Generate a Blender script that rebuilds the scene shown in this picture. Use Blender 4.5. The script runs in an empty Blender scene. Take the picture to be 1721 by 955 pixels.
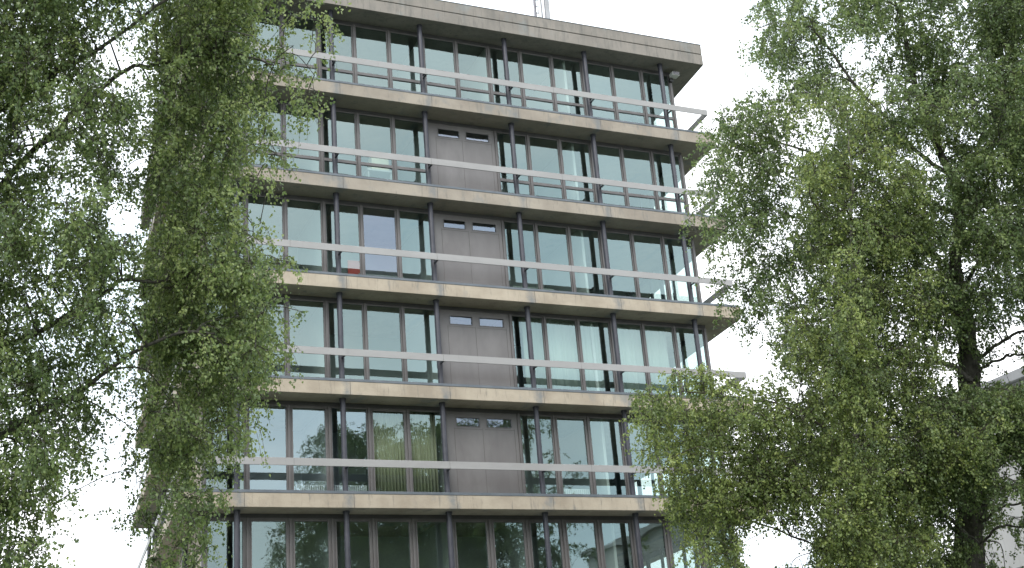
import bpy, math, random
import numpy as np
from mathutils import Vector
rad = math.radians
S = bpy.context.scene
COL = S.collection

# ------------------------------------------------------------------ camera
GZ = 9.884                      # height of the lowest visible soffit above the ground
W0, H0, FPX = 1721.0, 955.0, 2207.06
YAW, PIT, ROL = 0.434584, 0.368104, -0.0830201
CAM = np.array([-11.486, -37.913, 1.6])
Fv = np.array([math.sin(YAW)*math.cos(PIT), math.cos(YAW)*math.cos(PIT), math.sin(PIT)])
R0 = np.array([math.cos(YAW), -math.sin(YAW), 0.0]); U0 = np.cross(R0, Fv)
Rv = R0*math.cos(ROL)+U0*math.sin(ROL); Uv = -R0*math.sin(ROL)+U0*math.cos(ROL)
cd = bpy.data.cameras.new('camera'); cam = bpy.data.objects.new('camera', cd); COL.objects.link(cam)
cd.sensor_width = 36; cd.lens = FPX/W0*36; cd.clip_end = 3000; cd.clip_start = 0.1
from mathutils import Matrix
M = Matrix(((Rv[0], Uv[0], -Fv[0], CAM[0]), (Rv[1], Uv[1], -Fv[1], CAM[1]), (Rv[2], Uv[2], -Fv[2], CAM[2]), (0, 0, 0, 1)))
cam.matrix_world = M
S.camera = cam
S.render.resolution_x, S.render.resolution_y = 1024, 568

# ------------------------------------------------------------------ sky and sun (bright overcast)
SUN_EL, SUN_AZ = rad(42), rad(212)         # azimuth clockwise from +Y
w = bpy.data.worlds.new('World'); S.world = w; w.use_nodes = True
nt = w.node_tree; nt.nodes.clear()
out = nt.nodes.new('ShaderNodeOutputWorld'); bg = nt.nodes.new('ShaderNodeBackground')
sky = nt.nodes.new('ShaderNodeTexSky'); sky.sky_type = 'NISHITA'; sky.sun_disc = False
sky.sun_elevation = SUN_EL; sky.sun_rotation = SUN_AZ; sky.air_density = 1.2; sky.dust_density = 3
tc = nt.nodes.new('ShaderNodeTexCoord')
mp = nt.nodes.new('ShaderNodeMapping'); mp.inputs['Scale'].default_value = (1, 1, 2.4)
nz = nt.nodes.new('ShaderNodeTexNoise'); nz.inputs['Scale'].default_value = 3.2; nz.inputs['Detail'].default_value = 5; nz.inputs['Roughness'].default_value = .5
rp = nt.nodes.new('ShaderNodeValToRGB')
rp.color_ramp.elements[0].position = .30; rp.color_ramp.elements[0].color = (13, 15.6, 17.6, 1)
rp.color_ramp.elements[1].position = .62; rp.color_ramp.elements[1].color = (20, 20.3, 20.8, 1)
mx = nt.nodes.new('ShaderNodeMixRGB'); mx.inputs[0].default_value = .88
nt.links.new(tc.outputs['Generated'], mp.inputs[0]); nt.links.new(mp.outputs[0], nz.inputs['Vector'])
nt.links.new(nz.outputs['Fac'], rp.inputs[0]); nt.links.new(rp.outputs[0], mx.inputs[2])
nt.links.new(sky.outputs[0], mx.inputs[1]); nt.links.new(mx.outputs[0], bg.inputs[0])
bg.inputs[1].default_value = 0.1
nt.links.new(bg.outputs[0], out.inputs[0])
sl = bpy.data.lights.new('sun', 'SUN'); so = bpy.data.objects.new('sun', sl); COL.objects.link(so)
sl.energy = 1.5; sl.angle = rad(25); sl.color = (1, .96, .9)
sd = Vector((math.sin(SUN_AZ)*math.cos(SUN_EL), math.cos(SUN_AZ)*math.cos(SUN_EL), math.sin(SUN_EL)))
so.rotation_euler = sd.to_track_quat('Z', 'Y').to_euler()
S.view_settings.view_transform = 'Standard'; S.view_settings.look = 'None'
S.view_settings.exposure = 0.35; S.view_settings.gamma = 1; S.view_settings.use_curve_mapping = False
S.cycles.max_bounces = 8; S.cycles.transparent_max_bounces = 12; S.cycles.glossy_bounces = 4

# ------------------------------------------------------------------ helpers
def ray(u, v): return Fv+Rv*(u-W0/2)/FPX-Uv*(v-H0/2)/FPX
def at(u, v, t): return CAM+ray(u, v)*t          # point seen at pixel (u, v), t metres in front of the lens
def project(P):
    D = P-CAM; z = D@Fv
    return W0/2+FPX*(D@Rv)/z, H0/2-FPX*(D@Uv)/z

def tag(o, label=None, cat=None, group=None, kind=None):
    if label: o['label'] = label
    if cat: o['category'] = cat
    if group: o['group'] = group
    if kind: o['kind'] = kind
    return o
def empty(name, loc=(0, 0, 0)):
    o = bpy.data.objects.new(name, None); COL.objects.link(o); o.location = loc; o.empty_display_size = .3; return o

class MB:
    """collects shapes, links them as one mesh object"""
    def __init__(s): s.v = []; s.f = []; s.sm = []
    def add(s, vs, fs, smooth=False):
        n = len(s.v); s.v += [tuple(map(float, q)) for q in vs]; s.f += [[n+i for i in f] for f in fs]; s.sm += [smooth]*len(fs)
    def box(s, x0, x1, y0, y1, z0, z1):
        s.prism([(x0, y0), (x1, y0), (x1, y1), (x0, y1)], z0, z1); return s
    def prism(s, pts, z0, z1):
        n = len(pts)
        s.add([(x, y, z0) for x, y in pts]+[(x, y, z1) for x, y in pts],
              [list(range(n))[::-1], list(range(n, 2*n))]+[[i, (i+1) % n, (i+1) % n+n, i+n] for i in range(n)])
        return s
    def tube(s, pts, rs, n=8, cap=True):
        pts = [Vector(p) for p in pts]; rings = []
        prev = None
        for i, p in enumerate(pts):
            d = (pts[min(i+1, len(pts)-1)]-pts[max(i-1, 0)]).normalized()
            a = d.orthogonal().normalized() if prev is None else (prev-d*prev.dot(d)).normalized()
            prev = a; b = d.cross(a)
            rings.append([p+(a*math.cos(2*math.pi*k/n)+b*math.sin(2*math.pi*k/n))*rs[i] for k in range(n)])
        vs = [q for r in rings for q in r]; fs = []
        for i in range(len(pts)-1):
            for k in range(n):
                fs.append([i*n+k, i*n+(k+1) % n, (i+1)*n+(k+1) % n, (i+1)*n+k])
        s.add(vs, fs, True)
        if cap: s.add(rings[0], [list(range(n))[::-1]]); s.add(rings[-1], [list(range(n))])
        return s
    def build(s, name, mat, parent=None, bevel=0):
        me = bpy.data.meshes.new(name); me.from_pydata(s.v, [], s.f); me.polygons.foreach_set('use_smooth', s.sm)
        me.materials.append(mat); me.update()
        o = bpy.data.objects.new(name, me); COL.objects.link(o)
        if parent: o.parent = parent
        if bevel:
            b = o.modifiers.new('bevel', 'BEVEL'); b.width = bevel; b.segments = 2; b.limit_method = 'ANGLE'
        return o

# ------------------------------------------------------------------ materials
def newmat(name):
    m = bpy.data.materials.new(name); m.use_nodes = True; t = m.node_tree
    return m, t, t.nodes['Principled BSDF']
def N(t, kind, **kw):
    n = t.nodes.new(kind)
    for k, v in kw.items():
        if k in n.inputs: n.inputs[k].default_value = v
        else: setattr(n, k, v)
    return n
def noisy(name, c1, c2, scale=(1, 1, 1), ns=2., rough=.7, metal=0, lo=.35, hi=.65, bump=0, extra=None, colstain=None):
    m, t, b = newmat(name)
    tc = N(t, 'ShaderNodeTexCoord'); mp = N(t, 'ShaderNodeMapping', Scale=scale)
    nz = N(t, 'ShaderNodeTexNoise', Scale=ns, Detail=6., Roughness=.6)
    rp = N(t, 'ShaderNodeValToRGB'); e = rp.color_ramp.elements
    e[0].position = lo; e[0].color = (*c1, 1); e[1].position = hi; e[1].color = (*c2, 1)
    L = t.links.new
    L(tc.outputs['Object'], mp.inputs[0]); L(mp.outputs[0], nz.inputs['Vector']); L(nz.outputs['Fac'], rp.inputs[0])
    col = rp.outputs[0]
    if extra:
        for (c, sc, s2, lo2, hi2, amt) in extra:      # stain layers with a shape of their own
            mp2 = N(t, 'ShaderNodeMapping', Scale=sc); n2 = N(t, 'ShaderNodeTexNoise', Scale=s2, Detail=4., Roughness=.65)
            r2 = N(t, 'ShaderNodeValToRGB'); r2.color_ramp.elements[0].position = lo2; r2.color_ramp.elements[1].position = hi2
            r2.color_ramp.elements[1].color = (amt, amt, amt, 1)
            mm = N(t, 'ShaderNodeMixRGB'); mm.inputs[2].default_value = (*c, 1)
            L(tc.outputs['Object'], mp2.inputs[0]); L(mp2.outputs[0], n2.inputs['Vector']); L(n2.outputs['Fac'], r2.inputs[0])
            L(r2.outputs[0], mm.inputs[0]); L(col, mm.inputs[1]); col = mm.outputs[0]
    if colstain:                              # run-off stains below the foot of every column, 3.3 m apart
        sp = N(t, 'ShaderNodeSeparateXYZ'); L(tc.outputs['Object'], sp.inputs[0])
        nn = N(t, 'ShaderNodeTexNoise', Scale=2.6, Detail=5., Roughness=.7); L(tc.outputs['Object'], nn.inputs['Vector'])
        def mth(op, a, c_=0.):
            q = N(t, 'ShaderNodeMath', operation=op); L(a, q.inputs[0])
            if isinstance(c_, float): q.inputs[1].default_value = c_
            else: L(c_, q.inputs[1])
            return q.outputs[0]
        ds = mth('PINGPONG', sp.outputs[0], 1.65); ds = mth('ADD', ds, mth('MULTIPLY', nn.outputs['Fac'], .75))
        r3 = N(t, 'ShaderNodeValToRGB'); e3 = r3.color_ramp.elements
        e3[0].position = .34; e3[0].color = (.8, .8, .8, 1); e3[1].position = .60; e3[1].color = (0, 0, 0, 1)
        L(ds, r3.inputs[0]); m3 = N(t, 'ShaderNodeMixRGB'); m3.inputs[2].default_value = (*colstain, 1)
        L(r3.outputs[0], m3.inputs[0]); L(col, m3.inputs[1]); col = m3.outputs[0]
    L(col, b.inputs['Base Color'])
    b.inputs['Roughness'].default_value = rough; b.inputs['Metallic'].default_value = metal
    if bump:
        bp = N(t, 'ShaderNodeBump', Strength=bump, Distance=.02); n3 = N(t, 'ShaderNodeTexNoise', Scale=25., Detail=5.)
        L(tc.outputs['Object'], n3.inputs['Vector']); L(n3.outputs['Fac'], bp.inputs['Height']); L(bp.outputs[0], b.inputs['Normal'])
    return m

STREAK = ((.17, .165, .155), (1.3, 1.3, .35), 1.7, .58, .70, .7)
M_conc = noisy('beige_concrete', (.300, .252, .195), (.420, .362, .285), ns=.9, rough=.9, bump=.25, colstain=(.17, .18, .185),
               extra=[STREAK, ((.21, .22, .215), (.7, .7, .5), 1.3, .60, .70, .6), ((.42, .36, .28), (1, 1, 4), 1.1, .55, .75, .5),
                      ((.15, .14, .125), (4.5, 4.5, .6), 2.3, .58, .74, .65)])
M_concg = noisy('grey_concrete', (0.203, 0.185, 0.164), (0.259, 0.234, 0.206), ns=.9, rough=.9, bump=.25,
                extra=[((.12, .12, .112), (1.4, 1.4, .3), 1.7, .50, .74, .7), ((.22, .24, .24), (.6, .6, .5), 1.4, .60, .72, .6),
                       ((.10, .098, .09), (3.5, 3.5, .5), 2.3, .54, .74, .6)])
M_conc2 = noisy('tan_concrete', (.245, .212, .175), (.330, .290, .240), ns=.9, rough=.9, bump=.25, colstain=(.17, .18, .185),
                extra=[STREAK, ((.19, .20, .20), (.7, .7, .5), 1.5, .58, .70, .6), ((.15, .14, .125), (4.5, 4.5, .6), 2.3, .58, .74, .65)])
M_joint = noisy('joint_filler', (.05, .045, .04), (.09, .08, .07))
M_flash = noisy('blue_grey_flashing', (0.092, 0.108, 0.124), (0.128, 0.144, 0.160), ns=3, rough=.5, metal=.2)
M_col = noisy('anthracite_paint', (.032, .033, .044), (.050, .050, .064), ns=4, rough=.45)
M_frame = noisy('grey_brown_frame', (.105, .097, .095), (.138, .129, .127), scale=(1, 1, .3), ns=3, rough=.45)
M_head = noisy('dark_head_frame', (.052, .050, .052), (.072, .069, .071), ns=3, rough=.5)
M_panel = noisy('grey_panel', (.132, .122, .120), (.158, .148, .146), scale=(1, 1, .4), ns=1.2, rough=.38,
                extra=[((.11, .105, .10), (2.5, 2.5, .2), 1.4, .50, .75, .5), ((.20, .19, .185), (1, 1, .5), .9, .5, .7, .5)])
M_rail = noisy('pale_aluminium', (.275, .268, .264), (.312, .305, .30), scale=(.4, 1, 1), ns=2, rough=.55,
               extra=[((.21, .205, .20), (6, 6, .8), 1.2, .62, .75, .5)])
M_ground = noisy('lawn_ground', (.035, .055, .02), (.07, .09, .04), ns=.4, rough=1)
M_asph = noisy('asphalt', (.04, .04, .042), (.065, .065, .066), ns=3, rough=.9)
M_room = noisy('room_paint', (.50, .50, .48), (.58, .58, .56), ns=.5, rough=.9)
M_render = noisy('pale_render', (.48, .47, .46), (.56, .55, .545), ns=.4, rough=.9, extra=[((.33, .33, .32), (2, 2, .15), 1.5, .55, .75, .5)])
M_cop = noisy('zinc_coping', (.30, .30, .31), (.38, .38, .39), ns=2, rough=.5)
M_galv = noisy('galvanised_steel', (.18, .175, .19), (.28, .27, .29), ns=8, rough=.5, metal=.4)
M_white = noisy('white_plastic', (.60, .60, .58), (.68, .68, .66), ns=4, rough=.5)
M_curt = noisy('yellow_curtain', (0.375, 0.345, 0.234), (0.450, 0.413, 0.300), scale=(12, 12, .2), ns=1, rough=.95)
M_curt2 = noisy('pale_blind', (.36, .39, .35), (.42, .45, .41), scale=(6, 6, .2), ns=1, rough=.95)
M_red = noisy('red_plastic', (.45, .05, .03), (.52, .07, .05), ns=3)
M_card = noisy('cardboard', (.50, .42, .28), (.58, .50, .35), ns=2, rough=.9)
M_black = noisy('black_plastic', (.02, .02, .02), (.035, .035, .035), ns=3, rough=.5)
M_bark = noisy('dark_bark', (.035, .032, .026), (.12, .112, .098), scale=(1, 1, .35), ns=9, rough=.95, bump=.6)
M_birch = noisy('birch_bark', (.10, .09, .075), (.34, .32, .28), scale=(.5, .5, 2.2), ns=5, rough=.9, lo=.42, hi=.58, bump=.3)
M_twig = noisy('twig_bark', (.035, .028, .02), (.06, .05, .038), ns=6, rough=.9)

def glass(name, fac, gcol, tcol, wob=.004):
    m, t, b = newmat(name); t.nodes.remove(b); L = t.links.new
    o = t.nodes['Material Output']
    g = N(t, 'ShaderNodeBsdfGlossy', Roughness=.0); g.inputs['Color'].default_value = (*gcol, 1)
    tr = N(t, 'ShaderNodeBsdfTransparent'); tr.inputs['Color'].default_value = (*tcol, 1)
    fr = N(t, 'ShaderNodeLayerWeight', Blend=.25)
    ma = N(t, 'ShaderNodeMath', operation='MULTIPLY_ADD'); ma.inputs[1].default_value = .5; ma.inputs[2].default_value = fac; ma.use_clamp = True
    tc = N(t, 'ShaderNodeTexCoord'); nz = N(t, 'ShaderNodeTexNoise', Scale=1.1, Detail=1.)
    bp = N(t, 'ShaderNodeBump', Strength=wob*100, Distance=.01)
    L(tc.outputs['Object'], nz.inputs['Vector']); L(nz.outputs['Fac'], bp.inputs['Height']); L(bp.outputs[0], g.inputs['Normal'])
    mx = N(t, 'ShaderNodeMixShader')
    oi = N(t, 'ShaderNodeObjectInfo'); mr = N(t, 'ShaderNodeMapRange'); mr.inputs['To Min'].default_value = .88; mr.inputs['To Max'].default_value = 1.1
    vm = N(t, 'ShaderNodeVectorMath', operation='SCALE'); vm.inputs[0].default_value = gcol
    L(oi.outputs['Random'], mr.inputs['Value']); L(mr.outputs[0], vm.inputs['Scale']); L(vm.outputs[0], g.inputs['Color'])
    L(fr.outputs['Facing'], ma.inputs[0]); L(ma.outputs[0], mx.inputs[0]); L(tr.outputs[0], mx.inputs[1]); L(g.outputs[0], mx.inputs[2]); L(mx.outputs[0], o.inputs[0])
    return m
M_glass = glass('tinted_glass', .195, (.66, .84, .83), (.80, .90, .87))
M_glass_b = glass('clear_blue_glass', .19, (.74, .82, .96), (.80, .88, .90))
M_glass_c = glass('light_blue_glass', .225, (.66, .84, .90), (.80, .88, .90))

def leafmat(name, dark, mid, light):
    m, t, b = newmat(name); L = t.links.new; o = t.nodes['Material Output']
    a = N(t, 'ShaderNodeAttribute', attribute_name='tint')
    rp = N(t, 'ShaderNodeValToRGB'); e = rp.color_ramp.elements
    e[0].position = 0; e[0].color = (*dark, 1); e[1].position = 1; e[1].color = (*light, 1)
    k = e.new(.5); k.color = (*mid, 1)
    L(a.outputs['Fac'], rp.inputs[0]); L(rp.outputs[0], b.inputs['Base Color']); b.inputs['Roughness'].default_value = .5
    b.inputs['Specular IOR Level'].default_value = .35
    tl = N(t, 'ShaderNodeBsdfTranslucent'); hs = N(t, 'ShaderNodeHueSaturation', Saturation=1.1, Value=1.05, Hue=.49)
    L(rp.outputs[0], hs.inputs['Color']); L(hs.outputs[0], tl.inputs[0])
    mx = N(t, 'ShaderNodeAddShader')          # a leaf reflects part of the light and lets part of it through
    L(b.outputs[0], mx.inputs[0]); L(tl.outputs[0], mx.inputs[1]); L(mx.outputs[0], o.inputs[0])
    return m
M_leafL = leafmat('birch_leaves_near', (.046, .070, .030), (.096, .134, .048), (.170, .205, .076))
M_leafC = leafmat('birch_leaves_dark', (.042, .066, .028), (.090, .126, .046), (.155, .190, .072))
M_leafD = leafmat('birch_leaves_olive', (.044, .066, .024), (.100, .132, .042), (.182, .212, .066))

# ------------------------------------------------------------------ ground
MB().box(-400, 400, -400, 400, -.5, 0).build('ground', M_ground).__setitem__('kind', 'structure')
MB().box(-40, 19, -46, -31, -.3, .004).build('road', M_asph).__setitem__('kind', 'structure')
MB().box(-12, 20, -5, 28, -.2, .008).build('pavement', M_cop).__setitem__('kind', 'structure')

# ------------------------------------------------------------------ office building
H = 3.5236; FY = -.45; G = .48; DEP = 20.; SL = .08
XL, XR = -5.1, 14.92
def zs(k): return GZ+k*H
bld = empty('office_building', (0, 0, 0))
tag(bld, 'six storey glass office block with beige concrete floor edges and white rails', 'office building')
def plate(dx, y0, y1, off=0):
    xl, xr = XL-dx, XR+dx
    return [(xl+SL*(y0-FY), y0), (xr+SL*(y0-FY), y0), (xr+SL*(y1-FY), y1), (xl+SL*(y1-FY), y1)]
mats = {4: M_conc2, 3: M_conc2, 2: M_conc, 1: M_conc, 0: M_conc, -1: M_conc, -2: M_conc}
for k in range(-2, 5):
    z = zs(k)
    m = MB(); m.prism(plate(0, FY, DEP), z-.02, z+.405)
    sl_ = m.build('floor_slab', mats[k], bld, bevel=.012)
    f = MB(); f.prism(plate(.012, FY-.012, DEP+.012), z+.408, z+.435)         # drip edge
    f.prism(plate(-.02, FY+.02, DEP-.02), z+.435, z+.50)
    f.build('flashing', M_flash, sl_)
    for x in np.arange(-3.3+.12, 14, 3.3):                                        # panel joints in the edge
        j = MB(); j.box(x-.006, x+.006, FY-.0025, FY+.01, z-.018, z+.404)
        j.build('joint', M_joint, sl_)
z = zs(5)
m = MB(); m.prism(plate(0, FY, DEP), z-.02, z+.43); roof = m.build('roof_slab', M_concg, bld, bevel=.012)
m = MB(); m.prism(plate(-.03, FY+.03, DEP-.03), z+.43, z+.462); m.build('joint', M_joint, roof)
m = MB(); m.prism(plate(0, FY, DEP), z+.462, z+.875); m.build('parapet', M_concg, roof, bevel=.012)
m = MB(); m.prism(plate(.012, FY-.012, DEP+.012), z+.877, z+.90); m.build('coping', M_flash, roof)

# columns
colx = [-3.3+3.3*i for i in range(6)]
for k in range(-2, 6):
    z1 = zs(k); z0 = zs(k-1)+.50 if k > -2 else 0
    pos = [(x, 0) for x in colx]+[(XL+.72+SL*y, y) for y in (4.2, 8.4, 12.6, 16.8, 19.6)]+[(XR-.62+SL*y, y) for y in (4.2, 8.4)]
    for i, (x, y) in enumerate(pos):
        if k < 0 and i > 5: continue
        c = MB(); c.tube([(x, y, z0), (x, y, z1-.09)], [.088, .088], 20)
        c.tube([(x, y, z1-.09), (x, y, z1-.02)], [.105, .105], 16)
        c.build('column', M_col, bld)

# guard rails
for k in range(0, 5):
    a, b_ = zs(k)+1.235, zs(k)+1.465
    x0, x1 = XL+.12, XR-.17; y0 = FY-.03; y1 = y0+.035
    m = MB(); m.box(x0, x1, y0, y1, a, b_)
    for xa, s in ((x0, 1), (x1, -1)):
        m.prism([(xa, y1+.002), (xa+.035*s, y1+.002), (xa+.035*s+SL*18, 18), (xa+SL*18, 18)] if s > 0 else
                [(xa+.035*s, y1+.002), (xa, y1+.002), (xa+SL*6, 6), (xa+.035*s+SL*6, 6)], a, b_)
    rl = m.build('guard_rail', M_rail, bld, bevel=.004)
    m = MB()
    for x in np.arange(-1.7, 13, 4.95): m.box(x-.003, x+.003, y0-.002, y0+.01, a+.004, b_-.004)
    m.build('joint', M_joint, rl)
    for x in colx:
        m = MB(); m.box(x-.03, x+.03, y1+.001, -.08, a+.03, a+.07); m.box(x-.03, x+.03, y1+.001, -.08, b_-.07, b_-.03)
        m.tube([(x, 0, zs(k)+1.16), (x, 0, b_+.02)], [.094, .094], 16)
        m.build('bracket', M_col, rl)

# windows
mx_ = [-.32+1.29*i for i in range(-3, 12)]
def window(x0, x1, z0, z1, transom=False, sash=False, gm=None):
    fr = MB(); w_ = .05; y0, y1 = G-.035, G+.035
    x0 += .036; x1 -= .036
    fr.box(x0, x0+w_, y0, y1, z0, z1); fr.box(x1-w_, x1, y0, y1, z0, z1)
    fr.box(x0+w_, x1-w_, y0, y1, z0, z0+w_); fr.box(x0+w_, x1-w_, y0, y1, z1-w_, z1)
    if transom: fr.box(x0+w_, x1-w_, y0-.004, y1, z0+.89, z0+1.0)
    if sash:
        e = .045; a, b_ = x0+w_+.002, x1-w_-.002; c, d = z0+w_+.002, z1-w_-.002
        fr.box(a, a+e, G-.05, G-.004, c, d); fr.box(b_-e, b_, G-.05, G-.004, c, d)
        fr.box(a+e, b_-e, G-.05, G-.004, c, c+e); fr.box(a+e, b_-e, G-.05, G-.004, d-e, d)
    f = fr.build('window', M_frame, bld, bevel=.004)
    p = MB(); p.add([(x0+w_-.01, G, z0+w_-.01), (x1-w_+.01, G, z0+w_-.01), (x1-w_+.01, G, z1-w_+.01), (x0+w_-.01, G, z1-w_+.01)], [[0, 1, 2, 3]])
    rr = random.Random(int(x0*100+z0*1000)); tilt = rr.uniform(-.010, .010)
    p.v = [(vx, vy+tilt*(vx-(x0+x1)/2)+rr.choice((-1, 1))*0, vz) for vx, vy, vz in p.v]
    p.build('pane', gm or M_glass, f)
for k in range(0, 6):           # row of windows hanging under slab k
    z1 = zs(k)-.15; z0 = zs(k-1)+.50
    has_panel = 1 <= k <= 4
    m = MB(); m.box(mx_[0]-.05, mx_[-1]+.05, G-.03, G+.06, zs(k)-.15, zs(k)-.02)
    m.box(mx_[0]-.05, mx_[-1]+.05, G-.05, G-.03, zs(k)-.15, zs(k)-.125)
    m.build('window_head', M_head, bld)
    for i, x in enumerate(mx_):
        if has_panel and i == 7: continue
        m = MB(); wd = .034 if i not in (0, 14) else .05
        m.box(x-wd, x+wd, G-.075, G+.05, z0, z1); m.build('mullion', M_frame, bld, bevel=.005)
    for i in range(14):
        x0, x1 = mx_[i], mx_[i+1]
        if has_panel and i in (6, 7): continue
        window(x0, x1, z0, z1, transom=(k >= 4), sash=(k <= 1 and i in (2, 4, 9)) or (k == 0),
               gm=M_glass_b if (k, i) == (3, 4) else M_glass_c if (k, i) in ((1, 1), (1, 2), (1, 3)) else None)
    if has_panel:
        x0, x1 = mx_[6]+.034, mx_[8]-.034; xm = mx_[7]
        zt, zb = zs(k)-.33, zs(k)-.66
        op = [(x0+.33, xm-.09), (xm+.14, x1-.20)]
        p = MB(); ya, yb = G-.03, G+.04
        p.box(x0, x1, ya, yb, z0, zb); p.box(x0, x1, ya, yb, zt, z1)
        p.box(x0, op[0][0], ya, yb, zb, zt); p.box(op[0][1], op[1][0], ya, yb, zb, zt); p.box(op[1][1], x1, ya, yb, zb, zt)
        pp = p.build('cladding_panel', M_panel, bld)
        s = MB()
        for xx in (op[0][0]-.07, xm, op[1][1]+.07): s.box(xx-.005, xx+.005, ya-.003, ya, z0, zb-.02)
        for a, b_ in op: s.box(a-.07, b_+.07, ya-.003, ya, zb-.07, zb-.06)
        s.build('seam', M_joint, pp)
        for a, b_ in op:
            f = MB()
            f.box(a, a+.025, ya-.012, yb, zb, zt); f.box(b_-.025, b_, ya-.012, yb, zb, zt)
            f.box(a+.025, b_-.025, ya-.012, yb, zb, zb+.025); f.box(a+.025, b_-.025, ya-.012, yb, zt-.025, zt)
            ff = f.build('vent_window', M_frame, pp)
            q = MB(); q.add([(a+.02, G, zb+.02), (b_-.02, G, zb+.02), (b_-.02, G, zt-.02), (a+.02, G, zt-.02)], [[0, 1, 2, 3]])
            q.build('pane', M_glass_b, ff)
    # right side glazing
    for q in range(4):
        ya, yb = G+.05+q*1.9, G+.05+(q+1)*1.9
        xa, xb = mx_[-1]+SL*ya, mx_[-1]+SL*yb
        f = MB(); e = .07
        def sx(y): return mx_[-1]+SL*y
        def sbar(y_0, y_1, za, zb_):
            f.prism([(sx(y_0)-.04, y_0), (sx(y_0)+.04, y_0), (sx(y_1)+.04, y_1), (sx(y_1)-.04, y_1)], za, zb_)
        sbar(ya+.002, ya+e, z0, z1); sbar(yb-e, yb, z0, z1); sbar(ya+e, yb-e, z0, z0+e); sbar(ya+e, yb-e, z1-e, z1)
        sbar(ya+e, yb-e, zs(k)-.149, zs(k)-.022)
        ff = f.build('side_window', M_frame, bld)
        g = MB(); g.add([(sx(ya+e), ya+e-.01, z0+e-.01), (sx(yb-e), yb-e+.01, z0+e-.01), (sx(yb-e), yb-e+.01, z1-e+.01), (sx(ya+e), ya+e-.01, z1-e+.01)], [[0, 1, 2, 3]])
        g.build('pane', M_glass, ff)
    # right side wall beyond the glazing, rear wall
    m = MB(); yy = G+.05+4*1.9
    m.prism([(sx(yy)-.1, yy+.002), (sx(yy)+.05, yy+.002), (sx(18.5)+.05, 18.5), (sx(18.5)-.1, 18.5)], z0-.08, zs(k)-.022)
    m.build('side_wall', M_conc2, bld)
    m = MB(); m.box(mx_[0]+1.5, sx(18.4), 18.502, 18.7, z0-.08, zs(k)-.022); m.build('rear_wall', M_conc2, bld)
    # left side wall with narrow slot windows
    def lx(y): return mx_[0]+SL*(y-G)
    m = MB(); edges = [G+.06]; sl2 = []
    for yc in (2.6, 4.0, 7.4, 8.8, 12.2, 13.6): sl2.append((yc-.22, yc+.22)); edges += [yc-.22, yc+.22]
    edges.append(18.5)
    for i in range(0, len(edges), 2):
        a, b_ = edges[i], edges[i+1]
        m.prism([(lx(a)-.05, a), (lx(a)+.1, a), (lx(b_)+.1, b_), (lx(b_)-.05, b_)], z0-.08, zs(k)-.022)
    for a, b_ in sl2:
        m.prism([(lx(a)-.05, a), (lx(a)+.1, a), (lx(b_)+.1, b_), (lx(b_)-.05, b_)], zs(k)-.62, zs(k)-.022)
        m.prism([(lx(a)-.05, a), (lx(a)+.1, a), (lx(b_)+.1, b_), (lx(b_)-.05, b_)], z0-.08, z0+.25)
    wl = m.build('side_wall', M_conc, bld)
    for a, b_ in sl2:
        q = MB(); q.prism([(lx(a)+.02, a+.001), (lx(a)+.03, a+.001), (lx(b_)+.03, b_-.001), (lx(b_)+.02, b_-.001)], z0+.25, zs(k)-.62)
        q.build('slot_window', M_glass, wl)
    # rooms: partitions and rear of the rooms; the right corner room stays open
    m = MB(); zi, zj = zs(k-1)+.41, zs(k)-.022
    m.box(-2.5, 9.4, 3.9, 4.05, zi, zj)
    for x in (-.32, 3.55, 6.13, 9.3): m.box(x+.02, x+.12, G+.2, 3.898, zi, zj)
    m.box(-2.5, -2.4, 2.4, 3.898, zi, zj)
    m.build('room_partition', M_room, bld)
# lower floors, below the frame
for k in (-1, -2):
    z1 = zs(k)-.022; z0 = zs(k-1)+.41 if k == -1 else 0.01
    m = MB(); m.prism([(mx_[0], G+.1), (mx_[-1], G+.1), (mx_[-1]+SL*18, 18.5), (mx_[0]+SL*18, 18.5)], z0, z1)
    bw = m.build('lower_storey_wall', M_head, bld)
    for i in range(14):
        q = MB(); q.box(mx_[i]+.08, mx_[i+1]-.08, G+.05, G+.098, z0+.2, z1-.2); q.build('lower_window', M_glass, bw)

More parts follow.
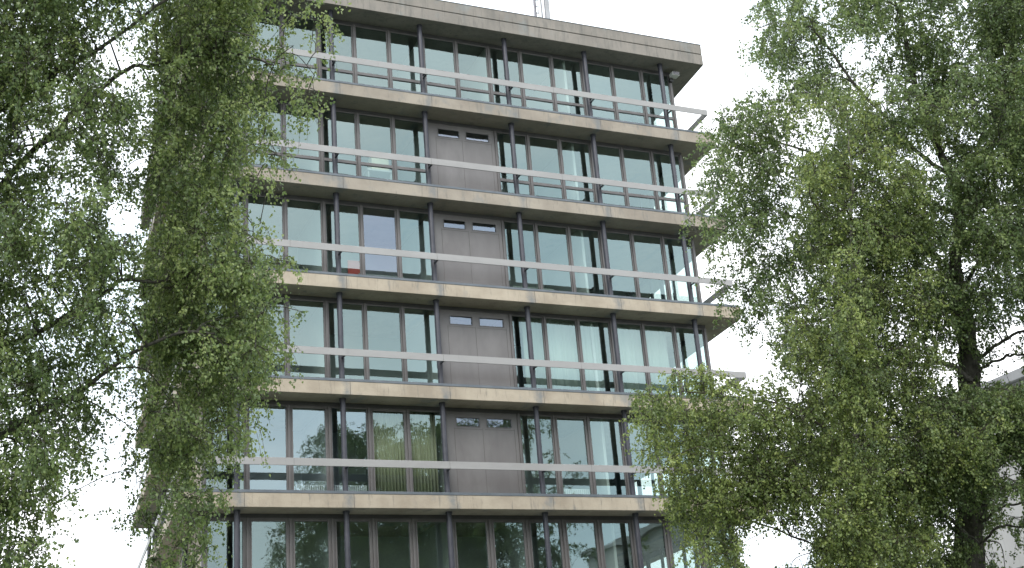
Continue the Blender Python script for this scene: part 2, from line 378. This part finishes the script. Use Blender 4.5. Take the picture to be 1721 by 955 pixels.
# ------------------------------------------------------------------ things on and in the building
def floodlight():
    r = empty('floodlight', (13.93, .30, zs(5)-.02))
    tag(r, 'small white floodlight under the roof corner of the office block', 'floodlight')
    MB().tube([(0, 0, 0), (0, 0, -.10), (0, -.03, -.16)], [.02, .02, .02], 8).build('mounting_arm', M_col, r)
    b = MB(); b.box(-.15, .15, -.26, .02, -.33, -.165); b.build('housing', M_white, r, bevel=.012)
    b = MB(); b.box(-.13, .13, -.272, -.262, -.315, -.18); b.build('lens', M_galv, r)
    b = MB(); b.box(-.16, .0, -.02, .12, -.48, -.335); b.build('black_box', M_black, r, bevel=.015)  # plain black box just below the housing
floodlight()
def antenna():
    x, y, z = 8.80, 1.2, zs(5)+.90
    r = empty('antenna_mast', (x, y, z)); tag(r, 'grey steel antenna mast with panel antennas on the roof parapet', 'antenna')
    m = MB()
    tri = [(-.20, 0), (.12, .0), (-.04, .25)]
    for px_, py_ in tri: m.tube([(px_, py_, -.02), (px_*.8, py_*.8, 3.2)], [.045, .045], 8)
    for i in range(10):
        za, zb = .05+i*.3, .35+i*.3
        for a, b_ in ((0, 1), (1, 2), (2, 0)):
            (ax, ay), (bx, by) = tri[a], tri[b_]
            m.tube([(ax*.95, ay*.95, za), (bx*.95, by*.95, zb)], [.014, .014], 6)
    m.build('lattice_mast', M_galv, r)
    p = MB(); p.box(.24, .44, -.1, .03, .28, 2.6); p.build('panel_antenna', M_cop, r, bevel=.03)
    p = MB(); p.box(-.07, .04, -.14, -.05, .38, 2.3); p.build('panel_antenna', M_white, r, bevel=.02)
    p = MB(); p.box(.10, .40, -.06, .0, .20, .27); p.tube([(.29, -.03, 0), (.29, -.03, .28)], [.025, .025], 8)
    p.tube([(.05, -.06, .0), (.0, -.1, .4)], [.02, .02], 6); p.build('bracket', M_col, r)
    p = MB()
    for q in range(3): p.tube([(-.02+q*.05, -.05, 0), (.0+q*.06, -.08, .2), (-.05+q*.03, -.04, .5), (-.03, 0, 1.5)], [.012]*4, 6)
    p.build('cable', M_black, r)
antenna()
gw = MB(); gw.tube([tuple(at(868, 8.5, 50)), tuple(at(905, -40, 50.5))], [.010, .010], 6)
tag(gw.build('guy_wire', M_galv), 'thin guy wire rising from the roof edge left of the antenna', 'wire')

def curtain(name, x0, x1, k, y, mat, label, drop=0.0, amp=.035, per=.11):
    n = int((x1-x0)/.02); v = []; f = []
    za, zb = zs(k-1)+.55+drop, zs(k)-.1
    for i in range(n+1):
        x = x0+(x1-x0)*i/n; yy = y+amp*math.sin(x/per*2*math.pi)+.01*math.sin(x*37)
        v += [(x, yy, za), (x, yy, zb), (x, yy+.006, za), (x, yy+.006, zb)]
    for i in range(n):
        a = 4*i; b = a+4
        f += [[a, b, b+1, a+1], [a+2, a+3, b+3, b+2], [a, a+2, b+2, b], [a+1, b+1, b+3, a+3]]
    f += [[0, 1, 3, 2], [4*n, 4*n+2, 4*n+3, 4*n+1]]
    m = MB(); m.add(v, f, True); o = m.build(name, mat); tag(o, label, 'curtain'); return o
curtain('curtain', 1.15, 3.30, 1, .72, M_curt, 'yellow floor length curtain behind glass left of the grey panel, lowest railed storey')
curtain('curtain', 6.7, 9.7, 2, .75, M_curt2, 'pale drawn curtain behind the two panes right of the grey panel, fourth storey down', amp=.02, per=.3)
curtain('curtain', 10.2, 12.4, 2, .75, M_curt2, 'pale drawn curtain nearest the right corner of the building, fourth storey down', amp=.02, per=.3)
b = MB(); b.box(0, .62, 0, .4, 0, .55); b.box(.02, .6, -.003, 0, .26, .29)
o = b.build('box', M_card, bevel=.01); o.location = (1.55, .8, zs(3)+2.0-.55); tag(o, 'pale cardboard box high behind the window of the second storey down', 'box')
b = MB(); b.box(-.02, .9, -.05, .42, -.06, 0)
for dx in (0, .82): b.box(dx, dx+.05, 0, .4, -(2.0-.55-.41), -.06)
o = b.build('shelf', M_room); o.location = (1.4, .8, zs(3)+2.0-.551); tag(o, 'grey shelf holding the pale box behind the second storey window', 'shelf')
def desk(x, k, wd, label):
    r = empty('desk', (x, 1.0, zs(k)+.41)); tag(r, label, 'desk')
    MB().box(0, wd, 0, .7, .70, .74).build('desktop', M_curt2, r, bevel=.005)
    for a in (.03, wd-.07):
        for c in (.03, .63): MB().box(a, a+.04, c, c+.04, 0, .698).build('leg', M_galv, r)
desk(6.6, 2, 1.6, 'pale desk behind the window right of the grey panel, third storey down')
desk(1.0, 2, 1.6, 'pale desk behind the window left of the grey panel, third storey down')
def chair(x, y, z, label, mat):
    r = empty('office_chair', (x, y, z)); tag(r, label, 'chair')
    MB().box(-.24, .24, -.24, .24, .45, .53).build('seat', mat, r, bevel=.03)
    m = MB(); m.tube([(0, .24, .62), (0, .25, 1.2)], [.04, .04], 8); m.box(-.22, .22, .20, .27, .66, 1.25); m.build('backrest', mat, r, bevel=.03)
    m = MB(); m.tube([(0, 0, .06), (0, 0, .45)], [.03, .03], 8)
    for i in range(5):
        a = i*1.2566; m.tube([(0, 0, .1), (.28*math.cos(a), .28*math.sin(a), .04)], [.025, .02], 6)
    m.build('base', M_black, r)
chair(.9, .95, zs(2)+.41, 'red chair close to the glass left of the grey panel, third storey down', M_red)
def radiator(x0, x1, k, label):
    r = empty('radiator', (x0, .66, zs(k)+.41)); tag(r, label, 'radiator', 'radiators behind the lowest railed storey')
    m = MB(); m.box(0, x1-x0, .02, .09, .12, .14); m.box(0, x1-x0, .02, .09, .50, .52)
    for x in (.05, x1-x0-.09): m.box(x, x+.04, .03, .08, 0, .12)
    m.build('rail', M_white, r)
    m = MB()
    n = int((x1-x0)/.07)
    for i in range(n): m.box(.01+i*.07, .055+i*.07, 0, .11, .1402, .4998)
    m.build('rib_panel', M_white, r)
radiator(-1.5, -.45, 0, 'white ribbed radiator nearest the left trees, lowest railed storey')
radiator(-.15, .90, 0, 'white ribbed radiator behind the narrow pane left of the yellow curtain')
radiator(7.6, 8.65, 0, 'white ribbed radiator in the second pane right of the grey panel, lowest railed storey')
for i, (x, k) in enumerate(((.62, 4), (.82, 4))):
    o = MB().tube([(0, 0, 0), (.01, 0, .32)], [.008, .008], 6).build('candle', M_white); o.location = (x+.1, .62, zs(k)+.50)
    tag(o, ('left' if i == 0 else 'right')+' one of two thin white sticks on the top storey window ledge', 'stick', 'white sticks on the top storey ledge')

# ------------------------------------------------------------------ wing building on the right
wing = empty('neighbour_building', (22.5, -2, 0)); tag(wing, 'pale rendered building with flat roof behind the trees at the right edge', 'building')
def wv(x): return x-22.5
ztw = 13.75
m = MB(); m.box(0, 14, -25, 0, 0, ztw-.35); m.build('wall', M_render, wing)
m = MB(); m.box(-.25, 14.2, -25.25, .25, ztw-.348, ztw); m.build('roof', M_cop, wing, bevel=.02)
for i in range(5):
    for fl in range(3):
        f = MB(); y0 = -3.2-i*4.4; z0 = 2+fl*3.6
        f.box(-.05, .03, y0-1.8, y0, z0, z0+1.6); ff = f.build('window', M_frame, wing)
        MB().box(-.056, -.052, y0-1.72, y0-.08, z0+.08, z0+1.52).build('pane', M_glass_b, ff)

# ------------------------------------------------------------------ trees
def inpoly(u, v, poly):
    u = np.asarray(u); v = np.asarray(v); r = np.zeros(u.shape, bool); n = len(poly)
    for i in range(n):
        (x1, y1), (x2, y2) = poly[i], poly[(i+1) % n]
        if y1 == y2: continue
        c = ((y1 > v) != (y2 > v)) & (u < (x2-x1)*(v-y1)/(y2-y1)+x1); r ^= c
    return r

def tree(name, label, bark, leafm, trunk, tr, limbs, regions, seed, leaf=.05, zmax=19., droop=.6, group=None, hue=None):
    """trunk: world points; limbs: list of (points, r0, r1); regions: (polygon, t, dt, clumps, radius, twigs, holes, tone)"""
    rng = np.random.default_rng(seed)
    base = np.array(trunk[0]); root = empty(name, tuple(base)); tag(root, label, 'tree', group)
    def smooth(pts, n=6):
        pts = [Vector(p) for p in pts]; o = []
        for i in range(len(pts)-1):
            p0, p1, p2, p3 = pts[max(i-1, 0)], pts[i], pts[i+1], pts[min(i+2, len(pts)-1)]
            for j in range(n):
                t = j/n; o.append(.5*((2*p1)+(p2-p0)*t+(2*p0-5*p1+4*p2-p3)*t*t+(3*p1-p0-3*p2+p3)*t**3))
        o.append(pts[-1]); return o
    def rel(pts): return [Vector(p)-Vector(base) for p in pts]
    T = smooth(trunk); tm = MB(); rr = np.interp(np.linspace(0, 1, len(T)), np.linspace(0, 1, len(tr)), tr)
    wob = [Vector((rng.normal()*.015, rng.normal()*.015, 0)) for _ in T]
    tm.tube(rel([p+w_ for p, w_ in zip(T, wob)]), list(rr*(1+.05*rng.normal(size=len(T)))), 14)
    tm.build('trunk', bark, root)
    nodes = [np.array(p) for p in T[len(T)//3:]]; nrad = list(rr[len(T)//3:])
    bm_ = MB()
    for pts, r0, r1 in limbs:
        L_ = smooth(pts, 5); rs = np.linspace(r0*.52, r1*.55, len(L_))
        L2 = [p+Vector(rng.normal(size=3)*.012)*(i > 0) for i, p in enumerate(L_)]
        bm_.tube(rel(L2), list(rs), 8)
        nodes += [np.array(p) for p in L2]; nrad += list(rs)
    # clumps
    cl = []
    for (poly, t, dt, n, rad_, tw, holes, tone) in regions:
        xs = [p[0] for p in poly]; ys = [p[1] for p in poly]; got = 0; tries = 0
        while got < n and tries < n*60:
            tries += 1
            u = rng.uniform(min(xs), max(xs)); v = rng.uniform(min(ys), max(ys))
            rp_ = rad_*FPX/t*.55
            if not (inpoly(u, v, poly) and inpoly(u-rp_, v, poly) and inpoly(u+rp_, v+rp_*.3, poly)): continue
            if any((u-a)**2+(v-b)**2 < (r)**2 for a, b, r in holes): continue
            d = t+dt*rng.normal()*.6
            P_ = at(u, v, d)
            if P_[2] > zmax or P_[2] < 1.8: continue
            cl.append((P_, rad_*rng.uniform(.7, 1.35), tw, poly, holes, tone+.13*rng.normal())); got += 1
    nd = np.array(nodes)
    order = np.argsort([np.min(np.linalg.norm(nd-c[0], axis=1)) for c in cl])
    NP = [np.array(x) for x in nodes]; NR = list(nrad)
    for i in order:
        c = cl[i][0]; A = np.array(NP); d = np.linalg.norm(A-c, axis=1)+np.maximum(0, A[:, 2]-c[2]-.3)*1.6+(np.array(NR) < .02)*.5
        j = int(np.argmin(d)); a = A[j]; r0 = min(NR[j]*.55, .012+.012*np.linalg.norm(c-a)); r0 = max(r0, .008)
        ln = np.linalg.norm(c-a); mid = (a+c)/2+np.array([0, 0, .16*ln])+rng.normal(size=3)*.08*ln
        pts = smooth([a, mid, c], 4); rs = np.linspace(r0, .006, len(pts))
        bm_.tube(rel(pts), list(rs), 5, cap=False)
        for q, rq in list(zip(pts, rs))[2::2]: NP.append(np.array(q)); NR.append(rq)
    # twigs and leaves
    LP = []; LT = []; LD = []; tv = []; 
    twm = MB()
    for (c, r, tw, poly, holes, tone) in cl:
        n = int(tw*rng.uniform(.6, 1.4)*(r/.5)**2)
        if n < 1: continue
        dirs = rng.normal(size=(n, 3)); dirs /= np.linalg.norm(dirs, axis=1)[:, None]
        st = c+dirs*r*rng.uniform(.05, .85, size=(n, 1))*np.array([1, 1, .8])
        ln = rng.uniform(.25, .75, size=n)*(.7+droop*.6)
        g = dirs*.8+rng.normal(size=(n, 3))*.35
        e = st+g*ln[:, None]*.55+np.array([0, 0, -1])*(ln*droop)[:, None]
        m = (st+e)/2+np.array([0, 0, 1])*(ln*.14)[:, None]
        pu, pv = project(m); ju = rng.normal(size=n)*15; jv = rng.normal(size=n)*15
        ok = inpoly(pu+ju, pv+jv, poly)
        for a, b_, hr in holes:
            ok &= ~(((pu-a)**2+(pv-b_)**2 < (hr*rng.uniform(.75, 1.15, size=n))**2) & (rng.random(n) < .93))
        ok &= (m[:, 2] > 1.2)
        for q in np.nonzero(ok)[0]:
            if rng.random() < .55:
                twm.tube(rel([c+(st[q]-c)*.2, st[q], m[q], e[q]]), [.005, .0045, .0035, .002], 3, cap=False)
            k = max(4, int(ln[q]/.032)); s_ = rng.uniform(0, 1, k)[:, None]
            p = (1-s_)**2*st[q]+2*s_*(1-s_)*m[q]+s_**2*e[q]+rng.normal(size=(k, 3))*.028
            LP.append(p); LT.append(np.full(k, tone)+.17*rng.normal()+.16*rng.normal(size=k)); LD.append(np.tile((e[q]-st[q])*.6, (k, 1)))
    P_ = np.concatenate(LP); Tn = np.concatenate(LT); D = np.concatenate(LD); n = len(P_)
    ax = D+rng.normal(size=(n, 3))*.45+np.array([0, 0, -.45]); ax /= np.linalg.norm(ax, axis=1)[:, None]
    sd_ = np.cross(ax, rng.normal(size=(n, 3))); sd_ /= np.linalg.norm(sd_, axis=1)[:, None]
    nm = np.cross(ax, sd_); sz = leaf*rng.uniform(.65, 1.25, size=(n, 1))
    V = np.empty((n, 4, 3)); V[:, 0] = P_; V[:, 2] = P_+ax*sz
    V[:, 1] = P_+ax*sz*.38+sd_*sz*.40+nm*sz*.10; V[:, 3] = P_+ax*sz*.38-sd_*sz*.40+nm*sz*.10
    V -= base
    me = bpy.data.meshes.new('crown'); me.vertices.add(4*n); me.vertices.foreach_set('co', V.ravel())
    me.loops.add(4*n); me.loops.foreach_set('vertex_index', np.arange(4*n, dtype=np.int32))
    me.polygons.add(n); me.polygons.foreach_set('loop_start', np.arange(0, 4*n, 4, dtype=np.int32))
    at_ = me.attributes.new('tint', 'FLOAT', 'POINT'); at_.data.foreach_set('value', np.repeat(np.clip(Tn, 0, 1), 4).astype(np.float32))
    me.materials.append(leafm); me.update(calc_edges=True); me.validate()
    o = bpy.data.objects.new('crown', me); COL.objects.link(o); o.parent = root
    bm_.build('branch', bark if bark is M_bark else M_twig, root); twm.build('twig', M_twig, root)
    print(name, 'leaves', n, 'clumps', len(cl))
    return root

def pts(t, *uv): return [tuple(at(q[0], q[1], q[2] if len(q) > 2 else t)) for q in uv]
GRP = 'birch trees in front of the office block'
# left tree: trunk just outside the frame
hl0 = [(180, 80, 22), (220, 97, 28), (276, 15, 24), (63, 235, 26), (116, 267, 20), (217, 267, 28), (255, 190, 14), (125, 318, 24), (75, 353, 15),
      (203, 367, 28), (142, 417, 16), (82, 435, 15), (192, 481, 20), (107, 510, 15), (71, 570, 14), (142, 563, 13), (213, 632, 20), (30, 20, 14), (10, 180, 14),
      (45, 690, 16), (160, 690, 12), (95, 640, 10), (20, 640, 12)]
hl = [(a, b, c*.8) for a, b, c in hl0]
polyA = [(-260, -220), (250, -220), (262, 300), (240, 600), (215, 650), (196, 720), (160, 770), (135, 850), (115, 955), (100, 1200), (-260, 1200)]
polyB = [(225, -220), (500, -220), (470, 40), (440, 130), (450, 200), (420, 250), (410, 330), (440, 430), (475, 520), (480, 580), (440, 650), (400, 720), (360, 780),
         (345, 860), (300, 890), (245, 870), (228, 760), (205, 640), (215, 500), (228, 300)]
polyBf = [(330, -220), (605, -220), (580, 40), (562, 130), (545, 195), (508, 245), (478, 330), (503, 430), (532, 520), (527, 585), (470, 650), (460, 720), (405, 780),
          (398, 870), (330, 885), (310, 700), (310, 200)]
hS = [(285-63*q/7, 640+210*q/7, 8) for q in range(8)]+[(292-52*q/5, 800+130*q/5, 9) for q in range(6)]
hB = [(420, 190, 16), (470, 215, 12), (455, 300, 16), (420, 380, 14), (470, 380, 12), (470, 545, 14), (430, 620, 14), (400, 700, 14), (500, 90, 12), (440, 60, 12), (385, 30, 10), (415, 500, 12), (345, 590, 9), (420, 130, 9)]
polyS = [(175, 640), (300, 640), (380, 860), (360, 985), (240, 985), (185, 880)]
polyV = [(290, 850), (390, 850), (370, 1010), (300, 1010)]
tb = at(-150, 955, 19.5)
tree('birch_tree', 'large birch at the left edge with drooping branches hanging over the office block', M_bark, M_leafL,
     [(tb[0]-.1, tb[1], 0), tuple(tb), *pts(19.5, (-130, 700), (-100, 400), (-70, 100), (-60, -100))], [.30, .25, .22, .17, .12, .05],
     [(pts(19.8, (-145, 860), (0, 736), (70, 690), (137, 655), (215, 600), (300, 560), (360, 560)), .12, .03),
      (pts(19.8, (-120, 300), (-20, 200), (72, 141), (104, 116), (151, 91), (185, 68), (280, 0), (380, -40)), .11, .03),
      (pts(20.5, (-110, 420), (60, 250), (141, 176), (204, 122), (264, 107), (380, 90), (460, 110)), .10, .025),
      (pts(20.2, (-125, 620), (60, 560), (181, 487), (210, 471), (300, 470), (400, 430)), .09, .025),
      (pts(19.0, (-100, 330), (10, 260), (94, 232), (180, 190)), .05, .02),
      (pts(20.5, (-80, 150), (80, -40), (260, -120), (430, -120)), .09, .03)],
     [(polyA, 19.8, 1.7, 620, .58, 17, hl0, .46), (polyB, 21.0, 1.2, 400, .42, 21, hS, .56), (polyBf, 21.0, 1.3, 190, .34, 17, hB, .60),
      (polyS, 21, .6, 60, .30, 14, hS, .40), (polyV, 21, .4, 16, .24, 12, [], .45)], 11, leaf=.056, zmax=17.5, droop=.55)

polyCf = [(1540, 650), (1800, 630), (1800, 800), (1690, 830), (1660, 850), (1590, 830), (1500, 900), (1500, 760)]
polyCg = [(1160, 225), (1250, 150), (1330, 120), (1330, 600), (1270, 600), (1225, 560), (1175, 530), (1195, 470), (1165, 420), (1140, 370), (1160, 300)]
polyCu = [(1460, 140), (1800, 60), (1800, 520), (1670, 535), (1630, 575), (1560, 585), (1480, 420)]
hC = [(1429, 89, 22), (1468, 150, 20), (1482, 178, 15), (1621, 442, 18), (1707, 552, 15), (1690, 585, 20), (1436, 353, 12), (1536, 174, 8), (1250, 10, 12), (1626, 605, 16),
      (1340, 654, 20), (1700, 785, 22), (1706, 850, 20), (1700, 930, 30), (1682, 900, 18), (1702, 622, 26), (1668, 628, 12), (1365, 190, 14), (1330, 240, 12), (1400, 230, 9), (1570, 640, 12), (1635, 890, 15), (1640, 940, 20), (1625, 850, 9), (1600, 620, 12),
      (1287, 917, 44), (1340, 925, 30), (1640, 700, 8)]
polyC = [(1470, -220), (1330, -90), (1240, -15), (1218, 45), (1235, 85), (1290, 110), (1300, 150), (1240, 158), (1195, 190), (1180, 240), (1168, 330), (1175, 400), (1210, 440), (1212, 490), (1262, 520),
         (1275, 570), (1300, 620), (1300, 700), (1330, 1200), (1990, 1200), (1990, -220)]
tb = at(1634, 955, 28.5)
tree('birch_tree', 'large dark trunked birch at the right, its crown against the white sky', M_bark, M_leafC,
     [(tb[0]-.05, tb[1], 0), tuple(tb), *pts(28.5, (1634, 860), (1640, 780), (1632, 690), (1628, 600), (1612, 500), (1604, 440), (1612, 385), (1600, 300), (1560, 210), (1530, 110), (1512, 0), (1505, -80))],
     [.42, .33, .31, .29, .26, .235, .21, .16, .12, .11, .09, .07, .05, .03, .02],
     [(pts(28.5, (1604, 300), (1560, 270), (1511, 228), (1482, 190), (1443, 150), (1408, 103), (1385, 70), (1358, 43), (1315, 36), (1270, 50)), .09, .02),
      (pts(28.5, (1560, 210), (1534, 190), (1521, 142), (1512, 50), (1500, -30)), .06, .02),
      (pts(29.0, (1590, 290), (1564, 178), (1550, 135), (1545, 20)), .06, .02),
      (pts(28.0, (1632, 640), (1600, 615), (1568, 610), (1520, 613), (1460, 590), (1400, 600), (1340, 600)), .13, .03),
      (pts(28.5, (1632, 620), (1650, 600), (1678, 578), (1721, 556), (1790, 540)), .10, .04),
      (pts(28.3, (1636, 640), (1650, 620), (1685, 602), (1721, 595), (1800, 600)), .07, .04),
      (pts(28.0, (1640, 860), (1608, 850), (1595, 795), (1570, 760), (1540, 730), (1480, 700), (1420, 690)), .15, .03),
      (pts(28.1, (1640, 830), (1665, 800), (1691, 767)), .12, .09),
      (pts(28.1, (1655, 850), (1675, 828), (1707, 820), (1760, 815)), .06, .03), (pts(28.1, (1655, 880), (1680, 852), (1720, 845), (1780, 830)), .06, .03),
      (pts(28.1, (1655, 910), (1680, 884), (1720, 886), (1780, 880)), .06, .03),
      (pts(27.5, (1625, 900), (1580, 860), (1530, 850), (1450, 830)), .09, .03),
      (pts(29.0, (1606, 460), (1540, 410), (1450, 380), (1350, 370), (1250, 330)), .10, .02),
      (pts(29.0, (1606, 360), (1500, 320), (1400, 270), (1280, 230), (1230, 210)), .08, .02),
      (pts(29.0, (1610, 390), (1640, 260), (1680, 160), (1720, 60)), .10, .03),
      (pts(29.0, (1612, 500), (1660, 420), (1720, 370), (1800, 300)), .10, .03)],
     [(polyC, 28.8, 1.8, 1280, .60, 18, hC, .43), (polyCf, 26.4, .5, 150, .42, 22, hC, .46), (polyCu, 26.5, .6, 120, .45, 18, hC, .44), (polyCg, 28.3, .8, 150, .28, 15, [], .42)], 23, leaf=.060, zmax=18.0, droop=.45)

polyDl = [(1050, 655), (1110, 625), (1180, 600), (1250, 640), (1330, 660), (1380, 800), (1340, 880), (1240, 900), (1250, 990), (1170, 990), (1135, 900), (1100, 840), (1085, 780), (1045, 725)]
polyDf = [(1385, 380), (1480, 380), (1500, 1010), (1370, 1010)]
hD = [(1386, 715, 12), (1443, 732, 12), (1340, 654, 18), (1233, 725, 9), (1287, 922, 44), (1350, 930, 24), (1436, 353, 9), (1300, 430, 12), (1395, 500, 8), (1510, 700, 8), (1482, 871, 8), (1250, 850, 8),
      (1500, 640, 7), (1300, 780, 7)]
polyD = [(1350, 150), (1470, 140), (1530, 260), (1590, 360), (1600, 700), (1700, 640), (1700, 740), (1620, 820), (1590, 870), (1560, 1200), (1210, 1200), (1165, 990), (1140, 900), (1105, 850), (1108, 800), (1075, 775), (1050, 730),
         (1055, 665), (1100, 640), (1180, 605), (1260, 650), (1310, 600), (1310, 540), (1330, 450), (1310, 380), (1330, 280)]
tb = at(1445, 955, 26)
tree('birch_tree', 'slender pale stemmed birch with olive leaves in front of the larger right tree', M_birch, M_leafD,
     [(tb[0], tb[1], 0), tuple(tb), *pts(26.0, (1442, 800), (1436, 600), (1433, 450), (1431, 370), (1431, 300), (1425, 200))], [.12, .085, .07, .06, .045, .035, .025, .012],
     [(pts(25.6, (1442, 900), (1350, 820), (1250, 760), (1150, 730), (1085, 700)), .06, .015),
      (pts(25.4, (1440, 760), (1340, 690), (1250, 670), (1150, 660), (1090, 680)), .05, .012),
      (pts(26.0, (1438, 650), (1370, 560), (1330, 500)), .04, .012), (pts(25.6, (1445, 950), (1330, 900), (1220, 860), (1140, 830)), .05, .015),
      (pts(26.4, (1440, 700), (1500, 600), (1560, 500)), .04, .012), (pts(26.4, (1442, 850), (1520, 780), (1600, 720)), .05, .012)],
     [(polyD, 26, 1.3, 500, .50, 18, hD, .48), (polyDl, 25.2, 1.0, 120, .40, 19, hD, .50), (polyDf, 24.3, .4, 110, .38, 22, hD, .52)], 37, leaf=.055, zmax=19, droop=.4)

# tree beyond the right edge: closes the crown there and is reflected in the panes
polyE = [(1640, -260), (1620, 60), (1650, 260), (1690, 480), (1730, 520), (1760, 1300), (1990, 1300), (1990, -260)]
tb = at(1890, 955, 31)
tree('birch_tree', 'tree filling the upper right corner with its trunk outside the picture', M_bark, M_leafC,
     [(tb[0], tb[1], 0), tuple(tb), *pts(31, (1885, 700), (1880, 400), (1870, 150), (1860, -50))], [.35, .30, .25, .18, .1, .04],
     [(pts(31, (1882, 600), (1840, 400), (1780, 250), (1700, 180)), .1, .03), (pts(31, (1875, 300), (1820, 100), (1760, 0)), .08, .03),
      (pts(31, (1883, 700), (1930, 560), (1970, 450)), .1, .03), (pts(31, (1882, 500), (1820, 480), (1760, 450)), .07, .02)],
     [(polyE, 31, 2.5, 330, .70, 14, [], .38)], 51, leaf=.075, zmax=19.0, droop=.4)
